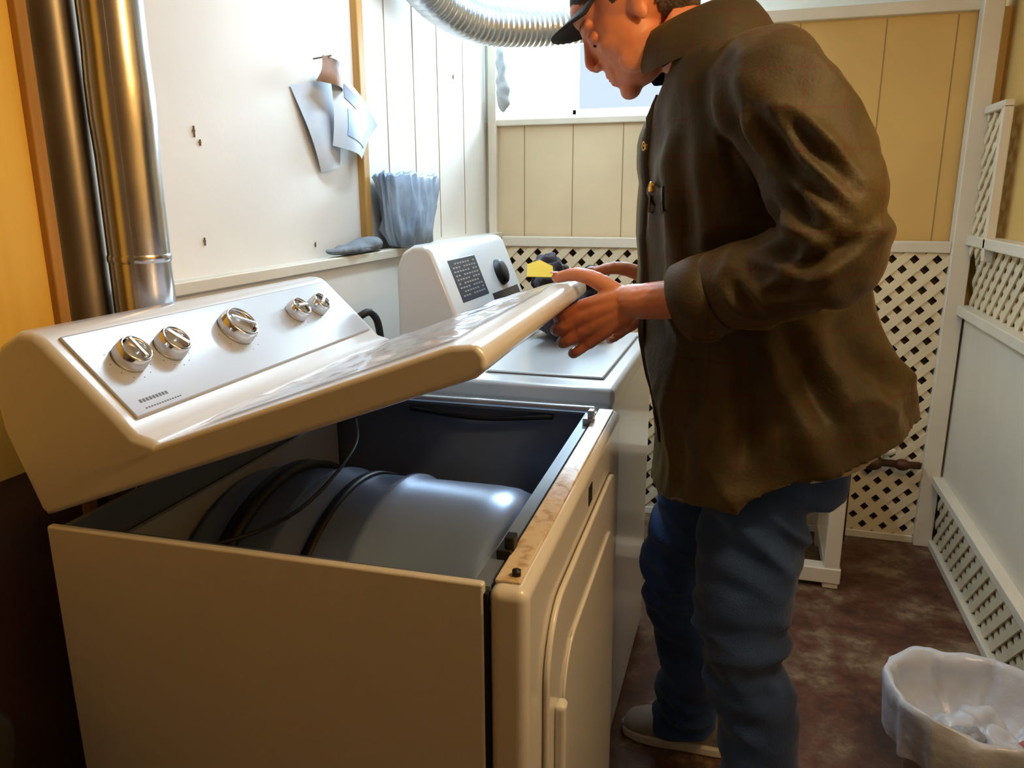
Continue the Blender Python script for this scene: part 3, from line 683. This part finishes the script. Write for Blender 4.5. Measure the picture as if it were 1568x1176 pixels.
pt=math.radians(33); hy=math.radians(6)
fx=V((-math.cos(pt)*math.cos(hy),-math.cos(pt)*math.sin(hy),-math.sin(pt)))
sd=V((math.sin(hy),-math.cos(hy),0)); upv=sd.cross(fx).normalized()
if upv.z<0: upv=-upv
HC=V((-.213,1.435,1.618))
MH=Matrix(((fx.x,sd.x,upv.x,HC.x),(fx.y,sd.y,upv.y,HC.y),(fx.z,sd.z,upv.z,HC.z),(0,0,0,1)))
bm=bmesh.new()
E=lambda c,r:bm_ell(bm,c,r,MH,seg=28,rings=20)
E((-.012,0,.035),(.095,.076,.083)); E((.028,0,-.015),(.066,.064,.085)); E((.035,0,-.07),(.054,.050,.038))
E((.070,0,-.098),(.020,.024,.017)); E((.080,0,.026),(.016,.050,.012)); E((.050,.036,-.020),(.034,.024,.024)); E((.050,-.036,-.020),(.034,.024,.024))
E((.080,0,-.066),(.014,.026,.019)); E((.060,0,.05),(.038,.055,.035)); E((.074,0,-.050),(.020,.03,.03))
for s_ in (1,-1):
    E((-.004,s_*.071,-.004),(.013,.007,.024)); E((-.008,s_*.075,.008),(.013,.006,.013)); E((.097,s_*.0095,-.036),(.008,.006,.006)); E((.02,s_*.050,-.065),(.048,.014,.028))
def HT(pts,r,**k): bm_tube(bm,[MH@V(p) for p in pts],r,seg=16,sub=4,round_end=True)
HT([(.088,0,.022),(.097,0,.0),(.108,0,-.023),(.102,0,-.036)],[.0085,.0078,.0088,.007])
HT([(.087,-.016,-.0595),(.0925,0,-.058),(.087,.016,-.0595)],[.0035,.0048,.0035])
HT([(.085,-.014,-.072),(.090,0,-.0735),(.085,.014,-.072)],[.0035,.0052,.0035])
nk=MH@V((-.03,0,-.05))
bm_tube(bm,[(-.085,1.44,1.50),(-.105,1.44,1.55),tuple(nk)],[.062,.058,.058],seg=24,sub=4)
remesh(bm,'head',M_skin,man,.0032,5,lambda p,n:.0008*noise.noise(p*60),0)
for s_,nn in ((1,'near'),(-1,'far')):
    bm=bmesh.new(); bm_ell(bm,(.0770,s_*.031,.000),(.0115,.0120,.0108),MH); finish(bm,'eyeball_'+nn,M_eye,man)
    bm=bmesh.new(); bm_ell(bm,(.0845,s_*.031,-.0072),(.0035,.0045,.0032),MH); finish(bm,'iris_'+nn,M_iris,man)
    bm=bmesh.new(); bm_ell(bm,(.0785,s_*.031,.0030),(.0132,.0165,.0112),MH); finish(bm,'eyelid_'+nn,M_skin,man)
    bm=bmesh.new(); bm_tube(bm,[MH@V(p) for p in ((.091,s_*.012,.026),(.089,s_*.03,.030),(.078,s_*.046,.026))],[.0025,.0035,.0022],seg=8,sub=4); finish(bm,'eyebrow_'+nn,M_hair,man)
bm=bmesh.new(); bm_tube(bm,[MH@V(p) for p in ((.088,-.017,-.0660),(.0935,0,-.0660),(.088,.017,-.0660))],[.0012,.0018,.0012],seg=8,sub=4); finish(bm,'mouth_line',M_lip,man)
bm=bmesh.new(); E((-.018,0,.036),(.096,.080,.086)); E((-.06,0,-.01),(.05,.062,.055))
hr=remesh(bm,'hair',M_hair,man,.005,2,lambda p,n:.0025*noise.noise(p*70))
me=hr.data; inv=MH.inverted(); bm=bmesh.new(); bm.from_mesh(me)
kill=[v for v in bm.verts if (lambda q: q.x>.035 or (q.x>-.03 and q.z<.02) )(inv@v.co)]
bmesh.ops.delete(bm,geom=kill,context='VERTS'); bm.to_mesh(me); bm.free()
cp=lathe('cap_crown',[(.0865*math.cos(t),.072*math.sin(t)) for t in [math.radians(a) for a in range(0,91,6)]],M_cap,man,seg=48,
   mtx=MH@Matrix.Translation((-.010,0,.048))@Matrix.Rotation(math.radians(-6),4,'Y')@Matrix.Diagonal((1.19,1,1,1)))
bm=bmesh.new();prev=None
for k in range(21):
    a=math.radians(-62+124*k/20)
    row=[]
    for q in range(6):
        u=q/5; r0x=.102;r0y=.084
        x=-.010+r0x*math.cos(a)*1.0+u*.055*math.cos(a*.75); y=r0y*math.sin(a)+u*.012*math.sin(a)
        row.append(bm.verts.new(MH@V((x-.003,y,.052-.004*u-.02*(math.sin(a)**2)*u+.002))))
    if prev:
        for q in range(5): bm.faces.new([prev[q],prev[q+1],row[q+1],row[q]])
    prev=row
br=finish(bm,'cap_brim',M_cap,man); so=br.modifiers.new('so','SOLIDIFY'); so.thickness=.004

# ---------------------------------------------------------------- lights
def point(name,loc,e,col,r=.06):
    l=bpy.data.lights.new(name,'POINT'); l.energy=e; l.color=col; l.shadow_soft_size=r
    o=bpy.data.objects.new(name,l); o.location=loc; COL.objects.link(o); return o
def area(name,loc,rot,e,col,sx,sy):
    l=bpy.data.lights.new(name,'AREA'); l.energy=e; l.color=col; l.shape='RECTANGLE'; l.size=sx; l.size_y=sy
    o=bpy.data.objects.new(name,l); o.location=loc; o.rotation_euler=rot; COL.objects.link(o); return o
point('bulb_light',(.50,.80,1.98),21,(1,.68,.32),.06)
area('daylight_window',(-.58,3.62,1.85),(math.radians(-90),0,0),46,(.60,.82,1),.44,.38)
area('strip_light',(-.62,2.0,2.09),(0,0,0),13,(.62,.82,1),.10,.9)
w=bpy.data.worlds.new('world'); SC.world=w; w.use_nodes=True
bg=w.node_tree.nodes['Background']; bg.inputs[0].default_value=(.7,.85,1,1); bg.inputs[1].default_value=1.0

# ---------------------------------------------------------------- camera
cam=bpy.data.cameras.new('camera'); co=bpy.data.objects.new('camera',cam); COL.objects.link(co)
cam.sensor_width=36; cam.lens=36*1175.2/1568; cam.clip_start=.02
yaw,pi_,ro=.2973,.2429,.0043
F=V((-math.sin(yaw)*math.cos(pi_),math.cos(yaw)*math.cos(pi_),-math.sin(pi_)));Rr=V((math.cos(yaw),math.sin(yaw),0));U=Rr.cross(F)
R2=Rr*math.cos(ro)-U*math.sin(ro); U2=R2.cross(F)
co.matrix_world=Matrix(((R2.x,U2.x,-F.x,0),(R2.y,U2.y,-F.y,0),(R2.z,U2.z,-F.z,1.3196),(0,0,0,1)))
SC.camera=co
